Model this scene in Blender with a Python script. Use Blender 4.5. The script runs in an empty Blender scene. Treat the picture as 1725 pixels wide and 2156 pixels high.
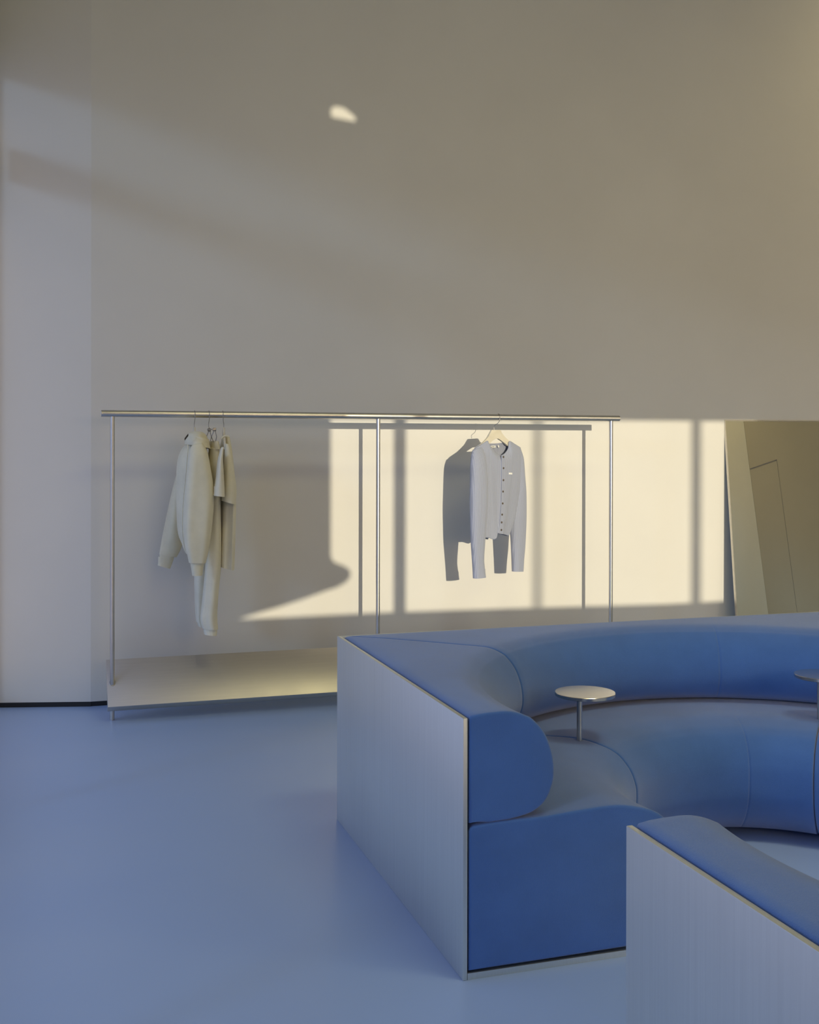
import bpy, bmesh, math, random
from mathutils import Vector, Matrix
random.seed(7)
sc = bpy.context.scene
COL = sc.collection
pi, sin, cos, rad = math.pi, math.sin, math.cos, math.radians

# ------------------------------------------------------------------ camera model (level lens, eye height 1.5 m)
FPX, CY, ROLL, PITCH, YAW = 2392.13, 944.03, 0.0017, -0.0026, 0.3099
FW = Vector((sin(YAW) * cos(PITCH), cos(YAW) * cos(PITCH), sin(PITCH)))
R0 = Vector((cos(YAW), -sin(YAW), 0)); U0 = R0.cross(FW)
RT = R0 * cos(ROLL) + U0 * sin(ROLL); UP = U0 * cos(ROLL) - R0 * sin(ROLL)
EYE = Vector((0, 0, 1.5))

def on(x, y, n, c):
    """photo pixel -> point of the real plane n.p = c"""
    d = FW + RT * ((x - 862.5) / FPX) + UP * ((CY - y) / FPX)
    n = Vector(n)
    return EYE + d * ((c - n.dot(EYE)) / n.dot(d))

# ------------------------------------------------------------------ measures of the place
XL, YA, YB, HS = 1.1135, 2.9808, 4.4247, 0.7355          # sofa: left panel, near end, back, height
CX, CYC = 2.353, 3.185                                    # centre of the round pit
XR = 2 * CX - XL
YW = 6.7555                                               # back wall
YR, ZR = 6.391, 1.671                                     # rail
FRONT, RIGHT, TOP, FAC = -4.0, 10.0, 6.0, -0.36

# ------------------------------------------------------------------ materials
def mat(name):
    m = bpy.data.materials.new(name); m.use_nodes = True
    nt = m.node_tree
    return m, nt, nt.nodes['Principled BSDF']

def noise(nt, scale, detail=3, rough=.5, vec=None, stretch=None):
    n = nt.nodes.new('ShaderNodeTexNoise')
    n.inputs['Scale'].default_value = scale; n.inputs['Detail'].default_value = detail
    n.inputs['Roughness'].default_value = rough
    tc = nt.nodes.new('ShaderNodeNewGeometry')
    src = tc.outputs['Position']
    if stretch:
        mp = nt.nodes.new('ShaderNodeMapping'); mp.inputs['Scale'].default_value = stretch
        nt.links.new(src, mp.inputs['Vector']); src = mp.outputs['Vector']
    nt.links.new(src, n.inputs['Vector'])
    return n

def ramp(nt, src, stops):
    r = nt.nodes.new('ShaderNodeValToRGB')
    el = r.color_ramp.elements
    while len(el) < len(stops): el.new(.5)
    for e, (p, c) in zip(el, stops): e.position = p; e.color = (*c, 1)
    nt.links.new(src, r.inputs['Fac'])
    return r

def bump(nt, b, src, strength, dist):
    bp = nt.nodes.new('ShaderNodeBump')
    bp.inputs['Strength'].default_value = strength; bp.inputs['Distance'].default_value = dist
    nt.links.new(src, bp.inputs['Height'])
    nt.links.new(bp.outputs['Normal'], b.inputs['Normal'])
    return bp

def m_plaster(name, c, var=.03):
    m, nt, b = mat(name)
    n = noise(nt, .9, 4, .6)
    r = ramp(nt, n.outputs['Fac'], [(.3, tuple(v * (1 - var) for v in c)), (.7, tuple(min(1, v * (1 + var)) for v in c))])
    nt.links.new(r.outputs['Color'], b.inputs['Base Color'])
    b.inputs['Roughness'].default_value = .85; b.inputs['Specular IOR Level'].default_value = .25
    n2 = noise(nt, 60, 4, .6); bump(nt, b, n2.outputs['Fac'], .06, .004)
    return m

def m_steel(name, c=(.60, .585, .56), rough=.34, stretch=(110, 110, 2), streak=.03):
    m, nt, b = mat(name)
    b.inputs['Metallic'].default_value = 1
    n = noise(nt, 1, 5, .65, stretch=stretch)
    r = ramp(nt, n.outputs['Fac'], [(.3, tuple(v * (1 - streak) for v in c)), (.7, tuple(v * (1 + streak) for v in c))])
    nt.links.new(r.outputs['Color'], b.inputs['Base Color'])
    n2 = noise(nt, 3.5, 4, .6)
    mr = nt.nodes.new('ShaderNodeMapRange')
    mr.inputs['To Min'].default_value = rough - .05; mr.inputs['To Max'].default_value = rough + .07
    nt.links.new(n2.outputs['Fac'], mr.inputs['Value']); nt.links.new(mr.outputs['Result'], b.inputs['Roughness'])
    bump(nt, b, n.outputs['Fac'], .02, .0004)
    return m

def m_felt(name, c, sheen=.55, fuzz=400, amp=.6, dist=.002, tint=(.72, .76, .80)):
    m, nt, b = mat(name)
    n = noise(nt, 7, 4, .6)
    r = ramp(nt, n.outputs['Fac'], [(.3, tuple(v * .93 for v in c)), (.7, tuple(v * 1.06 for v in c))])
    nt.links.new(r.outputs['Color'], b.inputs['Base Color'])
    b.inputs['Roughness'].default_value = .95; b.inputs['Specular IOR Level'].default_value = .12
    b.inputs['Sheen Weight'].default_value = sheen; b.inputs['Sheen Roughness'].default_value = .5
    b.inputs['Sheen Tint'].default_value = (*tint, 1)
    n2 = noise(nt, fuzz, 4, .75); bump(nt, b, n2.outputs['Fac'], amp, dist)
    return m

def m_plain(name, c, rough=.5, metal=0., spec=.5):
    m, nt, b = mat(name)
    n = noise(nt, 30, 2)
    r = ramp(nt, n.outputs['Fac'], [(.3, tuple(v * .97 for v in c)), (.7, tuple(min(1, v * 1.03) for v in c))])
    nt.links.new(r.outputs['Color'], b.inputs['Base Color'])
    b.inputs['Roughness'].default_value = rough; b.inputs['Metallic'].default_value = metal
    b.inputs['Specular IOR Level'].default_value = spec
    return m

M_WALL = m_plaster('wall_plaster', (.74, .71, .645))
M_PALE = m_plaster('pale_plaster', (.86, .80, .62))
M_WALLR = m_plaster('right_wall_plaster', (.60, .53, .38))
M_CEIL = m_plaster('ceiling_plaster', (.72, .68, .60))
M_BLACK = m_plain('black_recess', (.012, .012, .014), .6)
M_FRAME = m_plain('facade_frame', (.20, .19, .18), .45)
M_STEEL = m_steel('brushed_steel_panel', (.76, .79, .765), .46)
M_TOP = m_steel('spun_steel_top', (.70, .66, .59), .20, (9, 90, 9))
M_STEELX = m_steel('brushed_steel_shelf', (.68, .63, .55), .42, (3, 140, 140))
M_TUBE = m_plain('satin_steel_tube', (.64, .62, .58), .30, 1)
M_WIRE = m_plain('hook_wire', (.36, .34, .32), .3, 1)
M_FELT = m_felt('blue_wool_felt', (.072, .176, .465), .60, tint=(.95, .95, .93))
M_DARKFELT = m_plain('seam_shadow_gap', (.01, .015, .03), .9)
def m_cotton(name, c):
    m = m_felt(name, c, .15, 600, .25, .001, (1, .97, .9))
    nt = m.node_tree; b = nt.nodes['Principled BSDF']
    b1 = [n for n in nt.nodes if n.type == 'BUMP'][0]
    f = noise(nt, 1, 1, .4, stretch=(15, 15, 4.5))
    b2 = nt.nodes.new('ShaderNodeBump'); b2.inputs['Strength'].default_value = .42; b2.inputs['Distance'].default_value = .03
    nt.links.new(f.outputs['Fac'], b2.inputs['Height']); nt.links.new(b1.outputs['Normal'], b2.inputs['Normal'])
    nt.links.new(b2.outputs['Normal'], b.inputs['Normal'])
    return m
M_CREAM = m_cotton('cream_cotton', (.80, .745, .55))
M_CREAM2 = m_cotton('ivory_cotton', (.81, .765, .60))
M_HANG = m_plain('cream_hanger', (.74, .68, .55), .45)
M_TAG = m_plain('white_tag', (.86, .86, .84), .7)
M_INK = m_plain('dark_ink', (.06, .06, .06), .7)
M_BTN = m_plain('horn_button', (.10, .075, .055), .3)
M_ZIP = m_plain('zip_teeth', (.05, .045, .04), .4, .6)

# floor: blue poured resin
M_FLOOR, nt, b = mat('blue_resin_floor')
n = noise(nt, 1.1, 2, .5)
r = ramp(nt, n.outputs['Fac'], [(.12, (.345, .49, .82)), (.5, (.375, .52, .83)), (.88, (.41, .545, .83))])
nt.links.new(r.outputs['Color'], b.inputs['Base Color'])
n2 = noise(nt, 1.6, 2, .5)
mr = nt.nodes.new('ShaderNodeMapRange'); mr.inputs['To Min'].default_value = .295; mr.inputs['To Max'].default_value = .40
nt.links.new(n2.outputs['Fac'], mr.inputs['Value']); nt.links.new(mr.outputs['Result'], b.inputs['Roughness'])
b.inputs['Specular IOR Level'].default_value = .5
n3 = noise(nt, 14, 4, .6); pass

# mirror glass
M_MIRROR, nt, b = mat('mirror_glass')
b.inputs['Base Color'].default_value = (.80, .78, .70, 1); b.inputs['Metallic'].default_value = 1
n = noise(nt, 2, 2); mr = nt.nodes.new('ShaderNodeMapRange'); mr.inputs['To Min'].default_value = .0; mr.inputs['To Max'].default_value = .012
nt.links.new(n.outputs['Fac'], mr.inputs['Value']); nt.links.new(mr.outputs['Result'], b.inputs['Roughness'])

# ribbed knit of the cardigan (ribs run down, spaced along the hanger)
CA = Vector((.918, .397, 0)).normalized(); CB = Vector((CA.y, -CA.x, 0)); CC = CB.dot(Vector((2.60, YR, 0)))
def m_knit(name, c, pitch=.0082, amp=.6):
    m, nt, b = mat(name)
    g = nt.nodes.new('ShaderNodeNewGeometry')
    dt = nt.nodes.new('ShaderNodeVectorMath'); dt.operation = 'DOT_PRODUCT'; dt.inputs[1].default_value = CA
    nt.links.new(g.outputs['Position'], dt.inputs[0])
    ml = nt.nodes.new('ShaderNodeMath'); ml.operation = 'MULTIPLY'; ml.inputs[1].default_value = 2 * pi / pitch
    nt.links.new(dt.outputs['Value'], ml.inputs[0])
    sn = nt.nodes.new('ShaderNodeMath'); sn.operation = 'SINE'; nt.links.new(ml.outputs[0], sn.inputs[0])
    n = noise(nt, 420, 3, .7)
    ad = nt.nodes.new('ShaderNodeMath'); ad.operation = 'ADD'
    nt.links.new(sn.outputs[0], ad.inputs[0]); nt.links.new(n.outputs['Fac'], ad.inputs[1])
    r = ramp(nt, ad.outputs[0], [(0, tuple(v * .93 for v in c)), (1, tuple(v * 1.05 for v in c))])
    nt.links.new(r.outputs['Color'], b.inputs['Base Color'])
    b.inputs['Roughness'].default_value = .95; b.inputs['Specular IOR Level'].default_value = .1
    b.inputs['Sheen Weight'].default_value = .25
    bump(nt, b, ad.outputs[0], amp, .0011)
    return m
M_KNIT = m_knit('blue_grey_rib_knit', (.37, .395, .50))

# ------------------------------------------------------------------ object helpers
def finish(bm, name, m, parent=None, smooth=30):
    bmesh.ops.recalc_face_normals(bm, faces=bm.faces)
    me = bpy.data.meshes.new(name); bm.to_mesh(me); bm.free()
    o = bpy.data.objects.new(name, me); COL.objects.link(o)
    me.materials.append(m)
    if smooth is not None:
        for p in me.polygons: p.use_smooth = True
        try: me.set_sharp_from_angle(angle=rad(smooth))
        except Exception: pass
    if parent is not None:
        o.parent = parent
        o.matrix_parent_inverse = Matrix.Translation(-parent.location)
    return o

def thing(name, label, cat, loc=(0, 0, 0), group=None):
    o = bpy.data.objects.new(name, None); COL.objects.link(o)
    o.location = loc; o.empty_display_size = .1
    o['label'] = label; o['category'] = cat
    if group: o['group'] = group
    return o

def struct(o, label=None, cat=None):
    o['kind'] = 'structure'
    if label: o['label'] = label
    if cat: o['category'] = cat
    return o

def add_box(bm, a, b, bev=0):
    v = [bm.verts.new((x, y, z)) for z in (a[2], b[2]) for y in (a[1], b[1]) for x in (a[0], b[0])]
    fs = [bm.faces.new([v[i] for i in q]) for q in ((0, 2, 3, 1), (4, 5, 7, 6), (0, 1, 5, 4), (2, 6, 7, 3), (0, 4, 6, 2), (1, 3, 7, 5))]
    if bev:
        es = list({e for f in fs for e in f.edges})
        bmesh.ops.bevel(bm, geom=es, offset=bev, segments=2, affect='EDGES', profile=.5)

def add_prism(bm, pts, off, bev=0):
    """polygon pts (3D) extruded by vector off"""
    a = [bm.verts.new(p) for p in pts]; c = [bm.verts.new(Vector(p) + off) for p in pts]
    fs = [bm.faces.new(a), bm.faces.new(c[::-1])]
    n = len(pts)
    for i in range(n):
        fs.append(bm.faces.new((a[i], c[i], c[(i + 1) % n], a[(i + 1) % n])))
    if bev:
        es = list({e for f in fs for e in f.edges})
        bmesh.ops.bevel(bm, geom=es, offset=bev, segments=2, affect='EDGES', profile=.5)

def add_tube(bm, pts, r, n=12, cap=True):
    pts = [Vector(p) for p in pts]
    rs = r if isinstance(r, (list, tuple)) else [r] * len(pts)
    rings = []; ref = None
    for i, p in enumerate(pts):
        t = (pts[min(i + 1, len(pts) - 1)] - pts[max(i - 1, 0)]).normalized()
        if ref is None:
            ref = Vector((0, 0, 1)) if abs(t.z) < .9 else Vector((1, 0, 0))
        s = (ref - t * ref.dot(t)).normalized(); ref = s
        q = t.cross(s)
        rings.append([bm.verts.new(p + (s * cos(2 * pi * k / n) + q * sin(2 * pi * k / n)) * rs[i]) for k in range(n)])
    for a, c in zip(rings, rings[1:]):
        for k in range(n):
            bm.faces.new((a[k], a[(k + 1) % n], c[(k + 1) % n], c[k]))
    if cap:
        bm.faces.new(rings[0][::-1]); bm.faces.new(rings[-1])
    return rings

def catmull(pts, n):
    """n points along a smooth curve through tuples pts"""
    out = []; L = len(pts) - 1
    for i in range(n):
        t = i / (n - 1) * L; k = min(int(t), L - 1); f = t - k
        p0, p1, p2, p3 = pts[max(k - 1, 0)], pts[k], pts[k + 1], pts[min(k + 2, L)]
        out.append(tuple(.5 * ((2 * b) + (c - a) * f + (2 * a - 5 * b + 4 * c - d) * f * f + (3 * b - a - 3 * c + d) * f ** 3)
                         for a, b, c, d in zip(p0, p1, p2, p3)))
    return out

# ------------------------------------------------------------------ room shell
bm = bmesh.new(); add_box(bm, (FAC - .12, FRONT - .2, -.12), (RIGHT + .2, 7.2, 0)); struct(finish(bm, 'floor', M_FLOOR, smooth=None), 'blue poured resin floor', 'floor')
bm = bmesh.new(); add_box(bm, (FAC - .2, FRONT - .2, TOP), (RIGHT + .2, 7.2, TOP + .15)); struct(finish(bm, 'ceiling', M_CEIL, smooth=None))
BH = .028
C0 = Vector((.247, YW)); C1 = Vector((-.247, 6.8805)); C2 = C0 + (C1 - C0) * 1.35
bm = bmesh.new(); add_prism(bm, [(C0.x, YW, BH), (RIGHT + .2, YW, BH), (RIGHT + .2, 7.1, BH), (C0.x, 7.1, BH)], Vector((0, 0, TOP - BH)))
struct(finish(bm, 'wall_back', M_WALL, smooth=None), 'tall off-white plaster wall behind the clothes rail', 'wall')
bm = bmesh.new(); add_prism(bm, [(C2.x, C2.y, BH), (C0.x, C0.y, BH), (C0.x, 7.1, BH), (C2.x, 7.1, BH)], Vector((0, 0, TOP - BH)))
struct(finish(bm, 'wall_left', M_WALL, smooth=None), 'narrow angled plaster wall at the left edge', 'wall')
bm = bmesh.new(); add_prism(bm, [(C0.x, YW + .006, 0), (RIGHT, YW + .006, 0), (RIGHT, 7.1, 0), (C0.x, 7.1, 0)], Vector((0, 0, BH)))
struct(finish(bm, 'baseboard_back', M_BLACK, smooth=None))
bm = bmesh.new(); add_prism(bm, [(C2.x, C2.y + .002, 0), (C0.x, C0.y + .002, 0), (C0.x, 7.1, 0), (C2.x, 7.1, 0)], Vector((0, 0, BH)))
struct(finish(bm, 'baseboard_left', M_BLACK, smooth=None))

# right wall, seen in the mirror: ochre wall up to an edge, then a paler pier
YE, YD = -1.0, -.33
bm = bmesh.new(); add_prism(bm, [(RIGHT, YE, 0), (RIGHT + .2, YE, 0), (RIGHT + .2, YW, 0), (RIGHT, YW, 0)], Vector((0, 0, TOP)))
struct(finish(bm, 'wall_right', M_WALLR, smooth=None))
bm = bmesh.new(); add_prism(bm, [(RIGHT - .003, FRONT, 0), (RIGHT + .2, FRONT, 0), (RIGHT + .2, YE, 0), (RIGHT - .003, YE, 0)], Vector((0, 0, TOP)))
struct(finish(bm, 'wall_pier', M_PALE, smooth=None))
# flush door in the right wall: thin shadow gaps
bm = bmesh.new()
add_box(bm, (RIGHT - .004, YE + .01, 2.87), (RIGHT + .01, YD, 2.884))
add_box(bm, (RIGHT - .002, YD, 0), (RIGHT + .01, YD + .003, 2.884))
struct(finish(bm, 'door_1', M_FRAME, smooth=None))

# front wall, its openings shaped to throw the low sun patches
SX, SZ = -.0179, .1429                                    # sun travel per metre of depth: x drift, fall
D = YW - FRONT
def hole(px):                                             # lit outline on the back wall -> opening in the front wall
    out = []
    for x, y in px:
        p = on(x, y, (0, 1, 0), YW)
        out.append((p.x - SX * D, p.z + SZ * D))
    return out
LIT = [(697, 879), (1592, 886), (1592, 1262), (1400, 1272), (1100, 1280), (792, 1290), (690, 1295), (588, 1300), (496, 1304), (540, 1290),
       (582, 1278), (638, 1260), (684, 1243), (710, 1235), (728, 1225), (739, 1211), (735, 1198), (720, 1189), (704, 1184), (697, 1172)]
GLINT = [(697, 228), (706, 222), (724, 225), (747, 243), (750, 256), (727, 252), (698, 246)]
OUT2 = [(5.9 , 2.0), (9.4, 2.0), (9.4, 3.6), (5.9, 3.6)]  # opening added beyond the frame for warm sun bounce
bm = bmesh.new()
def loop(pts):
    v = [bm.verts.new((x, FRONT, z)) for x, z in pts]
    return [bm.edges.new((v[i], v[(i + 1) % len(v)])) for i in range(len(v))]
E_ = loop([(FAC - .2, 0), (RIGHT + .2, 0), (RIGHT + .2, TOP), (FAC - .2, TOP)])
E_ += loop(hole(LIT)); E_ += loop(hole(GLINT)); E_ += loop(OUT2)
bmesh.ops.triangle_fill(bm, edges=E_, use_beauty=True, use_dissolve=False)
fs = list(bm.faces)
ex = bmesh.ops.extrude_face_region(bm, geom=fs)
for v in [g for g in ex['geom'] if isinstance(g, bmesh.types.BMVert)]: v.co.y -= .04
struct(finish(bm, 'wall_front', M_WALL, smooth=None))
bm = bmesh.new()
for px, w in ((842, .08),):
    p = on(px, 1080, (0, 1, 0), YW); x = p.x - SX * D
    add_box(bm, (x - w / 2, FRONT - .03, 1.85), (x + w / 2, FRONT - .005, 3.40))
struct(finish(bm, 'window_2', M_FRAME, smooth=None))

bm = bmesh.new()                                           # unseen posts put outside to cast the soft mullion shadows
for px, w, y in ((1132, .05, -15.), (1466, .075, -12.)):
    p = on(px, 1080, (0, 1, 0), YW); x = p.x - SX * (YW - y)
    add_box(bm, (x - w / 2, y, 0), (x + w / 2, y + w, 6))
struct(finish(bm, 'shadow_posts', M_FRAME, smooth=None))
bm = bmesh.new(); add_box(bm, (FAC - 5, FRONT - .2, 0), (FAC - .15, FRONT, TOP)); struct(finish(bm, 'halo_blocker', M_WALL, smooth=None))  # unseen blocker added to keep the sun halo off the facade

# left glazed facade just outside the frame: posts, transom, head
bm = bmesh.new()
for y in (-4, -1.8, .4, 2.6, 4.8): add_box(bm, (FAC - .08, y - .03, 0), (FAC, y + .03, TOP))
add_box(bm, (FAC - .08, 6.80, 0), (FAC, 6.88, TOP))
add_box(bm, (FAC - .04, FRONT, 3.06), (FAC, 6.75, 3.24))
add_box(bm, (FAC - .10, FRONT, 0), (FAC - .02, 6.75, .10))
struct(finish(bm, 'window_1', M_FRAME, smooth=None))
bm = bmesh.new(); add_box(bm, (FAC - .12, FRONT - .2, 3.66), (FAC, 7.1, TOP)); struct(finish(bm, 'wall_facade', M_WALL, smooth=None))

# ------------------------------------------------------------------ sofa: curved upholstery in steel shells
BOL = [(.161, .747), (.135, .745), (.11, .739), (.085, .729), (.065, .717), (.031, .678), (.009, .627), (0, .576), (.004, .529), (.028, .479), (.072, .450), (.138, .437)]
SEA = [(.42, .436), (.305, .444), (.2, .446), (.12, .430), (.08, .414), (.055, .396), (.025, .360), (.008, .322), (0, .280), (.004, .2), (.02, .15), (.05, .10), (.085, .062), (.12, .036), (.15, .026)]

def upholstery(name, parent, T, sc_, dc, s0, Rf, prof, zpan, seams=(), cut0=True, NT=72, groove=.0035):
    """T(s,d)->(x,y); centre (sc_,dc) in panel coordinates; s0 = planar near end or None for a second mitre"""
    arc = catmull(prof, len(prof) * 4 - 3)
    d0 = .019
    zb, zt = zpan
    # closed outline: ('p',z) on the panel, ('m',q,z) between panel and arc, ('c',off,z) on the circle
    o = [('m', 0, zb)] + [('m', 0, zb + (zt - zb) * .5), ('m', 0, zt - .012), ('m', .02, zt - .003), ('m', .06, zt + .002), ('m', .3, zt + .006), ('m', .6, zt + .008), ('m', .85, prof[0][1] - .0005)]
    o = [('b',) + o[0][1:]] + o[1:] + [('c',) + a for a in arc] + [('n', .5, prof[-1][1] - .002), ('n', .2, zb)]
    off0, offn = prof[0][0], prof[-1][0]
    ts = [i / (NT - 1) for i in range(NT)]
    a1 = pi / 4
    def ang(r, t):
        a0 = math.asin(max(-1, min(1, (s0 - sc_) / r))) if s0 is not None else -pi / 4
        return a0 + (a1 - a0) * t
    extra = []
    for sm in seams:
        a0 = ang(.9, 0); tc = (sm - a0) / (a1 - a0)
        extra += [tc + k * .0022 for k in (-4, -3, -2, -1, 0, 1, 2, 3, 4)]
    ts = sorted(set(ts + extra))
    def circ(off, t):
        r = Rf(t) + off
        a = ang(r, t)
        for sm in seams:
            r += groove * math.exp(-((a - sm) * r / .0032) ** 2)
        return Vector((sc_ + r * sin(a), dc - r * cos(a)))
    def pan(t):
        b0 = s0 if s0 is not None else sc_ - (dc - d0)
        return Vector((b0 + (sc_ + dc - d0 - b0) * t, d0))
    bm = bmesh.new(); rings = []
    e = .007; gap = .0022
    def ring(t):
        P = pan(t); out = []
        for k in o:
            if k[0] == 'b': q = P
            elif k[0] == 'm': q = P.lerp(circ(off0, t), k[1])
            elif k[0] == 'n': q = P.lerp(circ(offn, t), k[1])
            else: q = circ(k[1], t)
            out.append(Vector((q.x, q.y, k[2])))
        return out
    base = [ring(t) for t in ts]
    def ends(rg, nxt):                                     # rounded end: list of rings from face outwards-in
        n = len(rg); cen = sum(rg, Vector()) / n
        sw = [(b_ - a_).normalized() for a_, b_ in zip(rg, nxt)]
        res = []
        for fi in (90, 60, 30, 0):
            ins, al = e * (1 - cos(rad(fi))), e * (1 - sin(rad(fi)))
            row = []
            for i in range(n):
                tg = (rg[(i + 1) % n] - rg[i - 1]).normalized()
                nn = tg.cross(sw[i]).normalized()
                if nn.dot(cen - rg[i]) < 0: nn = -nn
                if len(res) and False: pass
                row.append(rg[i] + sw[i] * (al + gap) + nn * ins)
            res.append(row)
        face = []
        for i in range(n):
            tg = (rg[(i + 1) % n] - rg[i - 1]).normalized(); nn = tg.cross(sw[i]).normalized()
            if nn.dot(cen - rg[i]) < 0: nn = -nn
            face.append(rg[i] + sw[i] * gap + nn * (e + .004))
        return [face] + res
    # orientation of inward normals along the outline is taken from signed area to survive concave outlines
    L = ends(base[0], base[1]); Rr = ends(base[-1], base[-2])
    # keep interior rings clear of the rounded ends
    seq = L + base[2:-2] + Rr[::-1]
    vs = [[bm.verts.new((*T(p.x, p.y), p.z)) for p in rg] for rg in seq]
    n = len(o)
    for a, c in zip(vs, vs[1:]):
        for i in range(n):
            bm.faces.new((a[i], a[(i + 1) % n], c[(i + 1) % n], c[i]))
    f1 = bm.faces.new(vs[0][::-1]); f2 = bm.faces.new(vs[-1])
    bmesh.ops.triangulate(bm, faces=[f1, f2])
    ob = finish(bm, name, M_FELT, parent, 50)
    return ob

def shell(parent, T, sc_, dc, s0, Rb, flip=False, t=.014, trimend=0):
    corner = sc_ + dc
    b0 = s0 if s0 is not None else sc_ - dc
    bm = bmesh.new()
    pts = [(b0 + trimend, 0), (corner - trimend, 0), (corner - trimend, t), (b0 + trimend, t)]
    add_prism(bm, [(*T(*p), 0) for p in pts], Vector((0, 0, HS)), .0018)
    finish(bm, 'side_panel', M_STEEL, parent, 40)
    bm = bmesh.new()
    a0 = math.asin((s0 - sc_) / Rb) if s0 is not None else -pi / 4 + .01
    arc = [(sc_ + Rb * sin(a0 + (pi / 4 - .01 - a0) * k / 40), dc - Rb * cos(a0 + (pi / 4 - .01 - a0) * k / 40)) for k in range(41)]
    g = .004
    cs = sc_ + dc - t - g
    poly = [(b0 + (0 if s0 is not None else t + g), t + .001), (cs, t + .001)] + arc[::-1]
    if s0 is not None: poly[0] = (b0 + .001, t + .001)
    add_prism(bm, [(*T(*p), 0) for p in poly], Vector((0, 0, .018)))
    finish(bm, 'base_plate', M_STEEL, parent, 40)

def sofa(label, T, loc, sc_, dc, s0, rb, rs, group, seams_b=(), seams_s=(), trimend=0, rec=.14):
    th = thing('curved_sofa_module', label, 'sofa', loc, group)
    shell(th, T, sc_, dc, s0, max(rs(0), rs(.5), rs(1)) + rec, trimend=trimend)
    st = upholstery('seat', th, T, sc_, dc, s0, rs, SEA, (.024, .428), seams_s)
    bo = upholstery('back_bolster', th, T, sc_, dc, s0, rb, BOL, (.439, .738), seams_b)
    return th

lin = lambda a, b: (lambda t: a + (b - a) * t)
def bk(a, m, b): return lambda t: (a + (m - a) * (t / .7)) if t < .7 else (m + (b - m) * ((t - .7) / .3))
G = 'curved blue sofa modules around the pit'
sofa('blue felt sofa module whose long steel side panel faces the open floor',
     lambda s, d: (XL + d, s), (XL, 3.7, 0), CYC, CX - XL, YA, lin(.978, .955), lin(.578, .525), G)
sofa('long blue felt sofa module along the back, between the two round side tables',
     lambda s, d: (s, YB - d), (CX, YB, 0), CX, YB - CYC, None, lambda t: .955 + (.900 - .955) * t, lambda t: .525 + (.478 - .525) * t, G,
     seams_b=(rad(18.4),), seams_s=(rad(18.4),), trimend=.0145, rec=.28)
sofa('blue sofa module cut by the right edge of the picture, behind a narrow dark joint',
     lambda s, d: (XR - d, s), (XR, 3.7, 0), CYC, XR - CX, YA, lin(.95, .90), lin(.55, .478), G, rec=.28)
YM = (YA + 2.043) / 2
sofa('nearest blue felt sofa module with steel panel in the lower right corner',
     lambda s, d: (XL + d, 2 * YM - s), (XL, 1.4, 0), CYC, CX - XL, YA, lin(.978, .955), lin(.578, .525), G)

# ------------------------------------------------------------------ side tables
def side_table(label, px, py, ox):
    th = thing('side_table', label, 'side table', (px, py, .43), 'round steel side tables in the sofa joints')
    bm = bmesh.new(); z0, z1, R = .606, .6185, .108; n = 96
    prof = [(0, z0), (R - .002, z0), (R, z0 + .0015), (R, z1 - .0015), (R - .0015, z1), (0, z1)]
    rings = []
    for r_, z in prof[1:-1]:
        rings.append([bm.verts.new((px + ox + r_ * cos(2 * pi * k / n), py + r_ * sin(2 * pi * k / n), z)) for k in range(n)])
    for a, c in zip(rings, rings[1:]):
        for k in range(n): bm.faces.new((a[k], a[(k + 1) % n], c[(k + 1) % n], c[k]))
    bm.faces.new(rings[0][::-1]); bm.faces.new(rings[-1])
    finish(bm, 'table_top', M_TOP, th, 35)
    bm = bmesh.new(); add_tube(bm, [(px, py, .41), (px, py, .5), (px, py, z0)], .0098, 24)
    finish(bm, 'stem', M_TUBE, th, 40)
side_table('small round steel side table on a thin stem, between left and back sofa modules', 1.819, 3.681, .022)
side_table('round steel side table half cut off by the right edge of the picture', 2.846, 3.69, .016)

# ------------------------------------------------------------------ clothes rack
rk = thing('clothes_rack', 'long brushed steel clothes rail on three posts with a tilted steel shelf, against the wall', 'clothes rack', (1.85, YR, 0))
bm = bmesh.new(); add_tube(bm, [(.286, YR, ZR), (.287, YR, ZR), (3.427, YR, ZR), (3.428, YR, ZR)], [.0180, .0190, .0190, .0180], 40)
finish(bm, 'rail', M_TUBE, rk, 40)
for x in (.346, 1.854, 3.372):
    bm = bmesh.new(); add_tube(bm, [(x, YR, 0), (x, YR, .005), (x, YR, .9), (x, YR, ZR - .016)], .0122, 28)
    p = finish(bm, 'post', M_TUBE, rk, 40)
    bm = bmesh.new(); n = 32                               # ring where the post goes through the shelf
    e = Vector((0, .674, .738)); c = Vector((x, YR, .2045))
    pts = [c + Vector((1, 0, 0)) * (.0155 * cos(2 * pi * k / n)) + e * (.0195 * sin(2 * pi * k / n)) for k in range(n + 1)]
    add_tube(bm, pts, .0022, 8, False)
    finish(bm, 'collar', M_TUBE, p, 40).matrix_parent_inverse = (Matrix.Translation(-p.location))
A = Vector((0, 6.291, .0935)); B = Vector((0, 6.491, .3125)); nn = Vector((0, -.738, .674)); th_ = .046
bm = bmesh.new()
add_prism(bm, [Vector((.318, 0, 0)) + v for v in (A, B, B - nn * th_, A - nn * th_)], Vector((3.10, 0, 0)), .0015)
finish(bm, 'tilted_shelf', M_STEELX, rk, 40)

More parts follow.
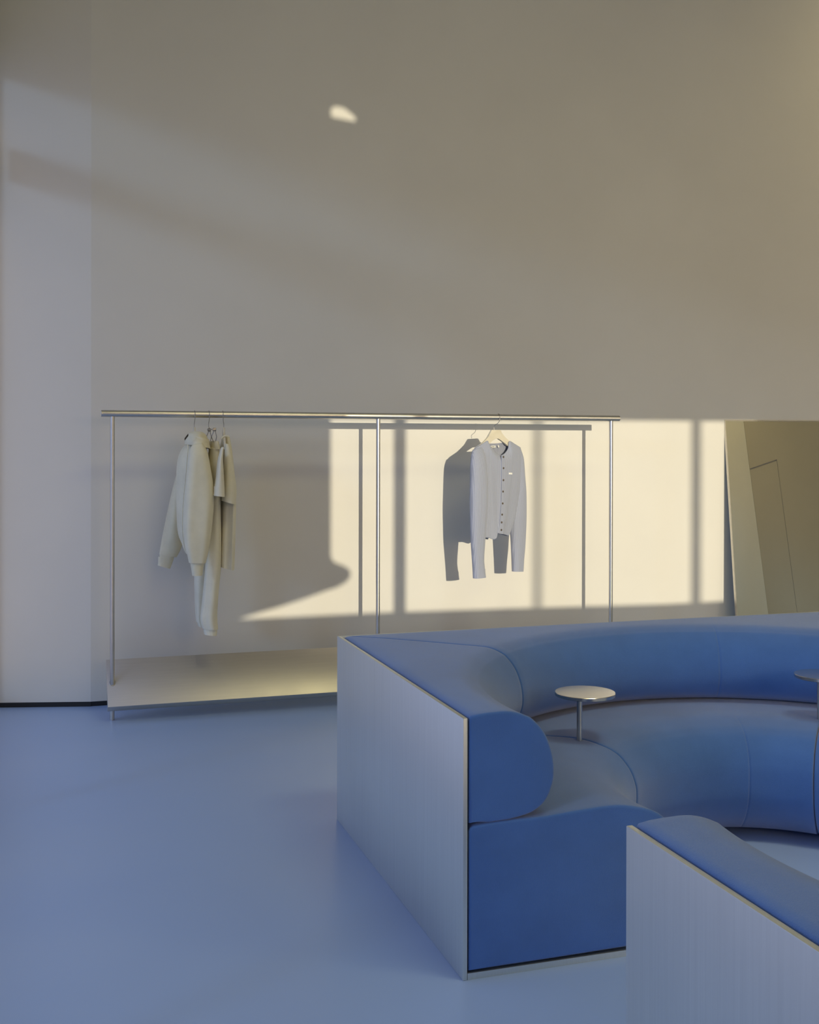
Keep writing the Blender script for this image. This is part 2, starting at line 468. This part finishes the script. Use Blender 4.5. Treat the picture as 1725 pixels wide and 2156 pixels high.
# ------------------------------------------------------------------ mirror leaning on the wall
mz, my0 = 1.679, 6.566; my1 = YW - .004
mir = thing('leaning_mirror', 'large thin-framed mirror leaning on the wall right of the clothes rack', 'mirror', (5.0, my0, 0))
ed = Vector((0, my1 - my0, mz)).normalized(); nm = Vector((0, -ed.z, ed.y)); ln = math.hypot(my1 - my0, mz)
mx0, mx1 = 4.429, 5.629
bm = bmesh.new(); o0 = Vector((0, my0, 0)) + nm * 0.0
def mp(x, u, w): return Vector((x, my0, 0)) + ed * u + nm * w
add_prism(bm, [mp(mx0 + .008, .008, -.003), mp(mx1 - .008, .008, -.003), mp(mx1 - .008, ln - .008, -.003), mp(mx0 + .008, ln - .008, -.003)], -nm * .004)
finish(bm, 'mirror_glass', M_MIRROR, mir, None)
bm = bmesh.new()
for a in ((mx0, mx0 + .006, 0, ln), (mx1 - .006, mx1, 0, ln), (mx0 + .006, mx1 - .006, 0, .006), (mx0 + .006, mx1 - .006, ln - .006, ln)):
    add_prism(bm, [mp(a[0], a[2], 0), mp(a[1], a[2], 0), mp(a[1], a[3], 0), mp(a[0], a[3], 0)], -nm * .016)
finish(bm, 'frame', M_TUBE, mir, None)
bm = bmesh.new()
add_prism(bm, [mp(mx0 + .006, .006, -.008), mp(mx1 - .006, .006, -.008), mp(mx1 - .006, ln - .006, -.008), mp(mx0 + .006, ln - .006, -.008)], -nm * .005)
finish(bm, 'backing_board', M_FRAME, mir, None)

# ------------------------------------------------------------------ garments
def garment(name, rows, n, c, m, parent, M=44, N=40, fold=.05, nf=6, ph=0., hem=True, top_round=True, p=2.3, wob=.0):
    """closed tube through rows ((xl,yl),(xr,yr),depth offset,thickness): photo outline on the plane n.p=c, real thickness along n"""
    n = Vector(n)
    flat = [(*a[0], *a[1], a[2], a[3]) for a in rows]
    cu = catmull(flat, M); bm = bmesh.new(); rings = []
    for i, q in enumerate(cu):
        t = i / (M - 1)
        L_, R_ = on(q[0], q[1], n, c), on(q[2], q[3], n, c)
        cen = (L_ + R_) / 2 + n * q[4]; h = (R_ - L_) / 2
        rg = []
        for k in range(N):
            f = 2 * pi * k / N; a, b_ = cos(f), sin(f)
            a = math.copysign(abs(a) ** (2 / p), a); b_ = math.copysign(abs(b_) ** (2 / p), b_)
            w = 1 + fold * min(1, t * 2.2 + .15) * (sin(nf * f + ph + 1.7 * t) * .6 + sin((nf * 2 - 3) * f + 2 * ph - 2.3 * t) * .4)
            dz = wob * sin(5 * t * pi + 2 * f + ph)
            rg.append(cen + h * a * (1 + (w - 1) * .35) + n * (b_ * q[5] / 2 * w + dz))
        rings.append(rg)
    if top_round:
        r0 = rings[0]; ce = sum(r0, Vector()) / N; up = (rings[0][0] - rings[1][0]).length * .6
        rings = [[ce + (v - ce) * .55 + Vector((0, 0, up)) for v in r0]] + rings
    if hem:
        r1 = rings[-1]; ce = sum(r1, Vector()) / N
        rings.append([ce + (v - ce) * .93 + Vector((0, 0, .001)) for v in r1])
        rings.append([ce + (v - ce) * .88 + Vector((0, 0, .05)) for v in r1])
    vs = [[bm.verts.new(v) for v in rg] for rg in rings]
    for a, b_ in zip(vs, vs[1:]):
        for k in range(N): bm.faces.new((a[k], a[(k + 1) % N], b_[(k + 1) % N], b_[k]))
    bm.faces.new(vs[0][::-1]); bm.faces.new(vs[-1])
    return finish(bm, name, m, parent, 60)

def coons(top, bot, left, right, nu=40, nv=40):
    top, bot, left, right = catmull(top, nu), catmull(bot, nu), catmull(left, nv), catmull(right, nv)
    g = []
    for j in range(nv):
        v = j / (nv - 1); row = []
        for i in range(nu):
            u = i / (nu - 1)
            row.append(tuple((1 - v) * top[i][k] + v * bot[i][k] + (1 - u) * left[j][k] + u * right[j][k]
                             - ((1 - u) * (1 - v) * top[0][k] + u * (1 - v) * top[-1][k] + (1 - u) * v * bot[0][k] + u * v * bot[-1][k]) for k in (0, 1)))
        g.append(row)
    return g

def hook(bm, x, bend=.0, drop=.075):
    pts = [(x - bend, YR, ZR - drop), (x - bend, YR, ZR - drop + .022), (x - bend * .3, YR - .010, ZR - .036), (x, YR - .0205, ZR - .018)]
    for k in range(0, 11):
        a = rad(200 - k * 20)
        pts.append((x, YR + .0212 * cos(a), ZR + .0212 * sin(a)))
    pts = catmull(pts, 48)
    add_tube(bm, pts, .0017, 10)

def hanger_bar(bm, x, ztop, half, ang, th=.012, neck=.022):
    """flat contoured hanger body seen from its end: outline in its own plane, turned by ang about z"""
    a = Vector((cos(ang), sin(ang), 0)); b_ = Vector((-sin(ang), cos(ang), 0)); o = Vector((x, YR, ztop))
    up = [(-half, -.105), (-half * .75, -.078), (-half * .4, -.045), (-.05, -.022), (-neck, -.004), (-neck * .8, 0)]
    up += [(-u, v) for u, v in up[::-1]]
    lo = [(half, -.125), (half * .7, -.105), (half * .35, -.072), (.03, -.048), (0, -.042)]
    lo += [(-u, v) for u, v in lo[-2::-1]]
    add_prism(bm, [o + a * u + Vector((0, 0, v)) - b_ * th / 2 for u, v in up + lo], b_ * th, .003)

def make_hanger(label, x, ang, half, bend=.0, drop=.075):
    h = thing('clothes_hanger', label, 'clothes hanger', (x, YR, ZR), 'hangers on the clothes rail')
    bm = bmesh.new(); hook(bm, x, bend, drop); finish(bm, 'hook', M_WIRE, h, 60)
    if half:
        bm = bmesh.new(); hanger_bar(bm, x - bend, ZR - drop + .004, half, ang); finish(bm, 'shoulder_bar', M_HANG, h, 40)
    return h

PY = (0, -1, 0)
# --- zip hoodie (first on the rail), hung side-on
xh = on(410, 865, (0, 1, 0), YR).x
make_hanger('cream hanger at the left end of the rail, holding the hooded sweatshirt', xh, rad(86), .17, .002)
ho = thing('hooded_sweatshirt', 'cream zip sweatshirt with cuffed sleeves, leftmost garment on the rail', 'sweatshirt', (xh, YR, 1.4))
garment('body', [((396, 932), (428, 932), 0, .20), ((383, 947), (434, 947), 0, .30), ((375, 968), (436, 968), 0, .33), ((372, 1000), (437, 1000), 0, .34), ((372, 1049), (438, 1049), 0, .33),
                 ((373, 1095), (436, 1095), 0, .32), ((376, 1125), (430, 1127), 0, .29), ((384, 1146), (424, 1150), 0, .25)], PY, -6.36, M_CREAM, ho, fold=.05, nf=5, ph=.6, hem=False)
garment('rib_hem', [((383.5, 1145), (424.5, 1149), 0, .25), ((387, 1154), (422, 1157), 0, .24), ((392.5, 1166), (420, 1168), 0, .235)], PY, -6.36, M_CREAM, ho, M=10, fold=.025, nf=22, top_round=False)
sl = garment('sleeve', [((405, 938), (427, 932), -.02, .05), ((401, 947), (433, 942), -.01, .08), ((397.5, 962), (438, 956), 0, .10), ((394, 990), (443.5, 985), 0, .115), ((391, 1025), (449.5, 1022), 0, .125), ((388.5, 1060), (451, 1058), 0, .13),
                  ((387.5, 1095), (448, 1095), 0, .125), ((389, 1141), (442.5, 1141), 0, .115), ((393.5, 1165), (438, 1166), 0, .10), ((397.5, 1184.5), (433.5, 1185), 0, .09)], PY, -6.15, M_CREAM, ho, fold=.09, nf=4, ph=2.2, hem=False)
garment('cuff', [((400, 1176), (432, 1176), 0, .07), ((401, 1185), (430.5, 1185.5), 0, .07), ((402, 1193), (428.5, 1193.5), 0, .068), ((405, 1212), (426, 1211), 0, .062)], PY, -6.15, M_CREAM, sl, M=10, fold=.02, nf=18, top_round=False)
sl2 = garment('sleeve', [((386, 955), (402, 955), 0, .05), ((376, 985), (398, 990), 0, .08), ((363, 1032), (392, 1035), 0, .10), ((351.6, 1083), (388, 1085), 0, .10), ((342, 1130), (385, 1126), 0, .10), ((338.5, 1150), (382, 1152), 0, .095), ((335.8, 1166), (371.5, 1173), 0, .09)],
                   PY, -6.60, M_CREAM, ho, fold=.05, nf=4, ph=.3, hem=False)
garment('cuff', [((338.5, 1158), (370, 1163), 0, .07), ((336.4, 1167), (367, 1172), 0, .072), ((336, 1175), (364.5, 1181), 0, .068), ((332, 1190), (358.5, 1197), 0, .066)], PY, -6.60, M_CREAM, sl2, M=10, fold=.02, nf=18, top_round=False)
garment('hood', [((404, 909.5), (423, 909), .02, .10), ((396, 914), (431, 914.5), .01, .22), ((391.5, 922), (436, 925), 0, .30), ((389.5, 929), (439, 935), 0, .335), ((391, 936), (441.5, 945), 0, .345)],
        PY, -6.33, M_CREAM, ho, M=20, fold=.05, nf=3, ph=1.2)
bm = bmesh.new()
add_tube(bm, [Vector(p_) for p_ in catmull([tuple(on(x, y, (0, 1, 0), 6.195)) for x, y in ((395, 936), (395.5, 948), (393, 975), (390, 1010), (386, 1050), (383.5, 1095), (385, 1130), (389, 1160))], 40)], .0028, 8)
finish(bm, 'zip_placket', M_CREAM2, ho, 60)
bm = bmesh.new()
for k in range(7):
    t = k / 6; q = on(389.5 + 6.5 * t, 924.5 - 8.5 * t, (0, 1, 0), 6.15)
    add_box(bm, q + Vector((-.002, -.003, -.006)), q + Vector((.0015, .003, .006)))
finish(bm, 'zip_teeth', M_ZIP, ho, None)

# --- jogging trousers (second), hung by the waist from a clip hanger
xj = on(440, 865, (0, 1, 0), YR).x
hj = thing('clip_hanger', 'thin wire clip hanger between the sweatshirt and the T-shirt, holding the trousers', 'clothes hanger', (xj, YR, ZR), 'hangers on the clothes rail')
bm = bmesh.new(); hook(bm, xj, .001, .072); finish(bm, 'hook', M_WIRE, hj, 60)
bm = bmesh.new()
zc = ZR - .07
add_tube(bm, [(xj - .001, YR, zc), (xj + .008, YR, zc - .012)], .0022, 8)
add_tube(bm, [(xj + .008, YR - .12, zc - .014), (xj + .008, YR + .12, zc - .014)], .0028, 10)
finish(bm, 'crossbar', M_WIRE, hj, 60)
for dy in (-.105, .105):
    bm = bmesh.new(); c = Vector((xj + .016, YR + dy, 0))
    add_box(bm, c + Vector((-.009, -.008, zc - .024)), c + Vector((.009, .008, zc - .006)), .002)
    add_tube(bm, [c + Vector((-.003, 0, zc - .024)), c + Vector((-.016, 0, zc - .055)), c + Vector((-.004, 0, zc - .085))], .0022, 8)
    add_tube(bm, [c + Vector((.005, 0, zc - .024)), c + Vector((.012, 0, zc - .055)), c + Vector((.006, 0, zc - .085))], .0022, 8)
    add_box(bm, c + Vector((-.006, -.010, zc - .098)), c + Vector((.009, .010, zc - .08)), .002)
    finish(bm, 'clip', M_WIRE, hj, 40)
jo = thing('jogging_trousers', 'cream jogging trousers with gathered ankles, longest garment on the rail', 'trousers', (xj, YR, 1.1))
garment('waistband', [((444, 929), (457, 929), 0, .25), ((442, 937), (459.5, 937), 0, .27), ((441, 946), (461, 946), 0, .275)], PY, -6.37, M_CREAM2, jo, M=10, fold=.02, nf=16, hem=False)
lg = garment('leg', [((441.5, 944), (460.5, 944), 0, .13), ((439.5, 980), (463, 980), 0, .14), ((439, 1060), (464, 1060), 0, .14), ((436.5, 1130), (465, 1130), 0, .13), ((433, 1188), (464.5, 1192), 0, .13), ((429, 1234), (460, 1242), 0, .13),
                ((424, 1281), (457, 1290), 0, .125), ((422.2, 1304), (457.5, 1308), 0, .12), ((426, 1322), (459, 1324), 0, .11)], PY, -6.31, M_CREAM2, jo, fold=.10, nf=4, ph=1.1, hem=False)
garment('ankle_cuff', [((428.5, 1320), (456.5, 1322), 0, .085), ((429, 1329), (457, 1330), 0, .09), ((430, 1335), (456, 1337), 0, .096)], PY, -6.31, M_CREAM2, lg, M=8, fold=.03, nf=14, top_round=False)
lg2 = garment('leg', [((440, 944), (456, 944), 0, .10), ((432, 1000), (452, 1000), 0, .12), ((420, 1090), (445, 1090), 0, .12), ((412, 1150), (440, 1150), 0, .12), ((409.5, 1212), (436, 1212), 0, .12), ((410, 1257), (432, 1257), 0, .12), ((411.5, 1292), (430, 1292), 0, .11), ((413.5, 1309), (428, 1310), 0, .10)],
                PY, -6.47, M_CREAM2, jo, fold=.06, nf=4, ph=2.8, hem=False)
garment('ankle_cuff', [((413.8, 1308.5), (428, 1309.5), 0, .098), ((416, 1314), (428, 1315), 0, .094), ((418, 1318.5), (428, 1319.5), 0, .09)], PY, -6.47, M_CREAM2, lg2, M=8, fold=.03, nf=14, top_round=False)

# --- T-shirt (third), hung side-on
xt = on(469, 865, (0, 1, 0), YR).x
make_hanger('cream hanger third from the left, holding the short-sleeved T-shirt', xt, rad(84), .17, -.006)
te = thing('t_shirt', 'cream short-sleeved T-shirt, third garment from the left end of the rail', 't-shirt', (xt, YR, 1.4))
garment('body', [((469, 921), (481.5, 919), 0, .16), ((466, 950), (486, 950), 0, .28), ((465, 1000), (491, 1000), 0, .31), ((464, 1050), (494, 1050), 0, .31), ((462, 1065), (494, 1065), 0, .31), ((460, 1120), (493, 1120), 0, .31), ((458.5, 1160), (492, 1160), 0, .31), ((458, 1190), (490.5, 1197), 0, .31)],
        PY, -6.40, M_CREAM2, te, fold=.10, nf=5, ph=.2)
garment('sleeve', [((465, 944), (471, 942), 0, .04), ((458.5, 970), (469, 968), 0, .09), ((455, 1000), (470.5, 1000), 0, .11), ((451.5, 1022), (471.8, 1023), 0, .12), ((448.2, 1043), (472.8, 1046), 0, .125)], PY, -6.13, M_CREAM2, te, M=24, fold=.05, nf=3, ph=.9)
garment('sleeve', [((474, 936), (484, 940), 0, .04), ((471, 985), (491.5, 985), 0, .09), ((469, 1016), (496.5, 1016), 0, .11), ((468, 1040), (497.7, 1041), 0, .12), ((467.5, 1054.5), (495.2, 1062.6), 0, .125)], PY, -6.22, M_CREAM2, te, M=24, fold=.05, nf=3, ph=2.)
bm = bmesh.new()
cr = [on(x, y, (0, 1, 0), 6.3) for x, y in ((466, 924), (470, 919.5), (476, 917.5), (482, 919))]
add_tube(bm, [Vector(p_) for p_ in catmull([tuple(v) for v in cr], 16)], .005, 10)
finish(bm, 'collar_rib', M_CREAM2, te, 60)

# --- cardigan, hung turned toward the room
hc = thing('clothes_hanger', 'cream hanger near the right end of the rail, holding the blue cardigan', 'clothes hanger', (2.60, YR, ZR), 'hangers on the clothes rail')
xc = on(1052.5, 880, (0, 1, 0), YR - .02).x
bm = bmesh.new(); hook(bm, xc, .028, .074); finish(bm, 'hook', M_WIRE, hc, 60)
bm = bmesh.new()
hpx = [(1034.5, 905), (1053, 905), (1056, 912), (1060, 919), (1069, 928), (1088, 938), (1096, 944), (1092, 950), (1078, 944), (1066, 938), (1055, 927), (1048, 922.5), (1043, 922.5), (1036, 927), (1029, 934), (1016, 944), (1003, 952), (998, 948), (1012, 936), (1022, 926.5), (1028, 918)]
add_prism(bm, [on(x, y, CB, CC) - CB * .007 for x, y in hpx], CB * .014, .003)
finish(bm, 'shoulder_bar', M_HANG, hc, 40)

ca = thing('cardigan', 'blue-grey ribbed knit cardigan with dark buttons, hung alone at the right of the rail', 'cardigan', (2.6, YR, 1.3))
shoulderL, shoulderR = (1000, 944), (1095, 942.5)
hemc = [(1016, 1132), (1024, 1132), (1032.5, 1135), (1037.5, 1130), (1038.5, 1122.5), (1048, 1123.5), (1058, 1125), (1070, 1128.5)]
lft = [shoulderL, (1004, 975), (1008, 1020), (1012, 1070), (1015, 1105), (1016, 1132)]
rgt = [shoulderR, (1100, 975), (1094, 1025), (1087, 1065), (1080, 1098), (1070, 1128.5)]
fr_top = [shoulderL, (1012, 935.5), (1023, 928), (1026, 933), (1031, 942), (1040, 952.5), (1050, 958.5), (1059, 954.5), (1066.5, 944), (1069.5, 929), (1082, 935), shoulderR]
bk_top = [shoulderL, (1012, 935.5), (1023, 928), (1027, 931.5), (1032, 933.5), (1040, 934), (1047, 933.8), (1055, 933.2), (1063, 931.5), (1069.5, 929), (1082, 935), shoulderR]
def panel(name, top, sgn, amt, m, parent, hemy=0):
    g = coons(top, [(x, y + hemy) for x, y in hemc], lft, rgt, 60, 50)
    bm = bmesh.new(); vs = []
    for j, row in enumerate(g):
        v = j / 49; r_ = []
        for i, (x, y) in enumerate(row):
            u = i / 59
            w = (4 * u * (1 - u)) ** .6 * min(1, v * 5 + .35)
            wr = .006 * sin(9 * u + 3 * v) * sin(pi * u) * v + .004 * sin(17 * u - 4 * v) * v
            r_.append(bm.verts.new(on(x, y, CB, CC) + CB * (sgn * (amt * w + .004) + wr)))
        vs.append(r_)
    for a, b_ in zip(vs, vs[1:]):
        for i in range(59): bm.faces.new((a[i], a[i + 1], b_[i + 1], b_[i]))
    o = finish(bm, name, m, parent, 60)
    sd = o.modifiers.new('cloth_thickness', 'SOLIDIFY'); sd.thickness = .0035; sd.offset = 0
    return o
panel('front', fr_top, 1, .030, M_KNIT, ca)
panel('back', bk_top, -1, .030, M_KNIT, ca, -2)
sleeveL = [((995, 948), (1013, 941), .005, .03), ((991, 962), (1017, 958), .012, .055), ((989.3, 985), (1019, 985), .016, .07), ((988, 1018), (1020, 1018), .02, .075), ((987, 1057), (1019, 1057), .022, .075), ((987.5, 1095), (1017, 1095), .022, .07),
           ((988.5, 1130), (1015.2, 1131), .02, .062), ((991.5, 1172), (1013.2, 1172), .018, .055), ((992.5, 1190), (1014, 1189), .018, .052), ((994, 1217.5), (1017, 1214.5), .018, .055)]
sleeveR = [((1078, 941), (1097, 944), -.005, .03), ((1085, 962), (1103, 966), -.010, .055), ((1088, 1000), (1105.3, 1000), -.012, .065), ((1089, 1031), (1108, 1031), -.014, .07), ((1085, 1062), (1109.5, 1060), -.015, .07), ((1080.5, 1097), (1109.8, 1095), -.015, .07),
           ((1082, 1146), (1108, 1146), -.015, .06), ((1083.2, 1175), (1105.7, 1175), -.015, .055), ((1084, 1203.8), (1104, 1203.3), -.015, .052)]
garment('sleeve', sleeveL, CB, CC, M_KNIT, ca, M=50, fold=.035, nf=5, ph=.4)
garment('sleeve', sleeveR, CB, CC, M_KNIT, ca, M=50, fold=.035, nf=5, ph=1.9)
def patch(name, quad, off, th, m, parent, bev=.0006):
    bm = bmesh.new(); add_prism(bm, [on(x, y, CB, CC) + CB * off for x, y in quad], CB * th, bev)
    return finish(bm, name, m, parent, 40)
FO = .0385
# button band, following the swell of the front
bandL = [(1046.8, 958.5), (1047, 985), (1046.5, 1034), (1045.2, 1065), (1043, 1098), (1041.5, 1122.8)]
bandR = [(1053.4, 958), (1053.6, 985), (1053, 1034), (1052, 1065), (1050, 1098), (1049, 1123.8)]
bm = bmesh.new(); a_ = catmull(bandL, 24); c_ = catmull(bandR, 24)
rows = [[bm.verts.new(on(*p_, CB, CC) + CB * o_) for p_, o_ in ((l_, .034), (l_, FO + .0025), (r_, FO + .0025), (r_, .034))] for l_, r_ in zip(a_, c_)]
for p_, q_ in zip(rows, rows[1:]):
    for k in range(4): bm.faces.new((p_[k], p_[(k + 1) % 4], q_[(k + 1) % 4], q_[k]))
bm.faces.new(rows[0][::-1]); bm.faces.new(rows[-1])
band = finish(bm, 'button_band', M_KNIT, ca, 40)
for x, y in ((1050, 962), (1050.2, 985.4), (1050, 1010.6), (1049.2, 1034.4), (1048.4, 1059.4), (1047.2, 1082.8), (1046.2, 1099.2), (1045.6, 1115)):
    c = on(x, y, CB, CC) + CB * (FO + .001); bm = bmesh.new(); n = 20; rr = .0062
    prof = [(rr, .001), (rr, .0034), (rr * .82, .0044), (rr * .6, .0034)]
    rings = [[bm.verts.new(c + CA * (q * cos(2 * pi * k / n)) + Vector((0, 0, q * sin(2 * pi * k / n))) + CB * h) for k in range(n)] for q, h in prof]
    for a, b_ in zip(rings, rings[1:]):
        for k in range(n): bm.faces.new((a[k], a[(k + 1) % n], b_[(k + 1) % n], b_[k]))
    bm.faces.new(rings[0][::-1]); bm.faces.new(rings[-1])
    finish(bm, 'button', M_BTN, ca, 40)
patch('chest_tag', [(1062.6, 994.8), (1070, 995.2), (1070, 999), (1062.6, 998.6)], .0345, .0025, M_TAG, ca)
nl = patch('neck_label', [(1032.6, 939), (1046.6, 938), (1046.8, 942.6), (1033, 943.8)], -.0135, .0022, M_TAG, ca)
nl['label'] = 'white sewn neck label'
bm = bmesh.new(); add_prism(bm, [on(x, y, CB, CC) + CB * -.0111 for x, y in ((1035.4, 940.7), (1044, 940), (1044.1, 941.2), (1035.5, 941.9))], CB * .0005)
finish(bm, 'label_mark', M_INK, nl, None)
patch('size_tag', [(1051, 937.5), (1053.6, 937.3), (1054.6, 942), (1052, 942.2)], -.0135, .0022, M_TAG, ca)

# ------------------------------------------------------------------ light
SKY_LOW, SKY_HIGH, SKY_K = (.45, .53, .80), (.29, .35, .57), 1.15
HALO = (7.2, 5.2, 2.7)
SUN_E, SUN_C = 2.62, (1, .905, .68)
GLOW_E, GLOW_C = .38, (.42, .64, 1.0)
WASH_E, WASH_C = 54, (1, .84, .44)
PIT_E, PIT_C = 260, (1, .88, .70)
ROOM = [(2.2, 1.6, 60, (1, .93, .52)), (8.4, -2.0, 55, (1, .86, .50))]

w = bpy.data.worlds.new('sky'); sc.world = w; w.use_nodes = True
nt = w.node_tree; bg = nt.nodes['Background']
tc = nt.nodes.new('ShaderNodeTexCoord'); sp = nt.nodes.new('ShaderNodeSeparateXYZ')
nt.links.new(tc.outputs['Generated'], sp.inputs['Vector'])
rp = ramp(nt, sp.outputs['Z'], [(0, (.26, .27, .38)), (.05, SKY_LOW), (.5, SKY_HIGH)])
dt = nt.nodes.new('ShaderNodeVectorMath'); dt.operation = 'DOT_PRODUCT'; dt.inputs[1].default_value = Vector((-SX, -1, SZ)).normalized()
nt.links.new(tc.outputs['Generated'], dt.inputs[0])
halo = ramp(nt, dt.outputs['Value'], [(.86, (0, 0, 0)), (.95, tuple(v * .45 for v in HALO)), (1, HALO)])
mx = nt.nodes.new('ShaderNodeVectorMath'); mx.operation = 'ADD'
nt.links.new(rp.outputs['Color'], mx.inputs[0]); nt.links.new(halo.outputs['Color'], mx.inputs[1])
nt.links.new(mx.outputs['Vector'], bg.inputs['Color']); bg.inputs['Strength'].default_value = SKY_K

def lamp(name, kind, energy, color, **k):
    l = bpy.data.lights.new(name, kind); l.energy = energy; l.color = color
    for a, v in k.items(): setattr(l, a, v)
    o = bpy.data.objects.new(name, l); COL.objects.link(o)
    return o
def aim(o, d): o.rotation_euler = Vector(d).to_track_quat('-Z', 'Y').to_euler()

sun = lamp('low_sun', 'SUN', SUN_E, SUN_C, angle=rad(.26)); aim(sun, (SX, 1, -SZ))
sun.location = (3, -8, 4)
glow = lamp('bright_sky_patch', 'SUN', GLOW_E, GLOW_C, angle=rad(9)); aim(glow, (1, .6, -.3))
glow.location = (-6, 3, 4)
def portal(name, loc, rot, a, b_):
    p = lamp(name, 'AREA', 1, (1, 1, 1), shape='RECTANGLE', size=a, size_y=b_)
    p.data.cycles.is_portal = True; p.location = loc; p.rotation_euler = rot
portal('facade_portal', (FAC - .15, 1.4, 2.0), (0, rad(-90), 0), 3.9, 10.6)
portal('front_portal', (5.3, FRONT - .1, 2.6), (rad(90), 0, 0), 8.6, 1.6)
wash = lamp('wall_washer', 'SPOT', WASH_E, WASH_C, spot_size=rad(70), spot_blend=1, shadow_soft_size=.3)
wash.location = (6.9, 5.2, 4.9); aim(wash, (-.55, 1.0, -.38))
pit = lamp('pit_fill', 'SPOT', PIT_E, PIT_C, spot_size=rad(27), spot_blend=1, shadow_soft_size=.45)  # unseen spot added to brighten the upholstery inside the pit
pit.location = (2.75, 1.7, TOP - .06); aim(pit, (-.30, 2.0, -5.4))
for x, y, e_, c_ in ROOM:
    r_ = lamp('room_fill', 'AREA', e_, c_, shape='RECTANGLE', size=2.4, size_y=1.2)  # unseen area lights added as warm fill for room and mirror view
    r_.location = (x, y, TOP - .05)

# ------------------------------------------------------------------ camera
cd = bpy.data.cameras.new('camera'); cam = bpy.data.objects.new('camera', cd); COL.objects.link(cam)
cam.matrix_world = Matrix(((RT.x, UP.x, -FW.x, EYE.x), (RT.y, UP.y, -FW.y, EYE.y), (RT.z, UP.z, -FW.z, EYE.z), (0, 0, 0, 1)))
cd.sensor_fit = 'HORIZONTAL'; cd.sensor_width = 36; cd.lens = FPX / 1725 * 36
cd.shift_y = -(1078 - CY) / 1725
cd.clip_start = .05
sc.camera = cam
vs_ = sc.view_settings
sc.display_settings.display_device = 'sRGB'
vs_.view_transform = 'Standard'; vs_.look = 'None'; vs_.gamma = 1; vs_.use_curve_mapping = False
vs_.exposure = 0
sc.cycles.caustics_reflective = False; sc.cycles.caustics_refractive = False
sc.cycles.max_bounces = 10; sc.cycles.diffuse_bounces = 6
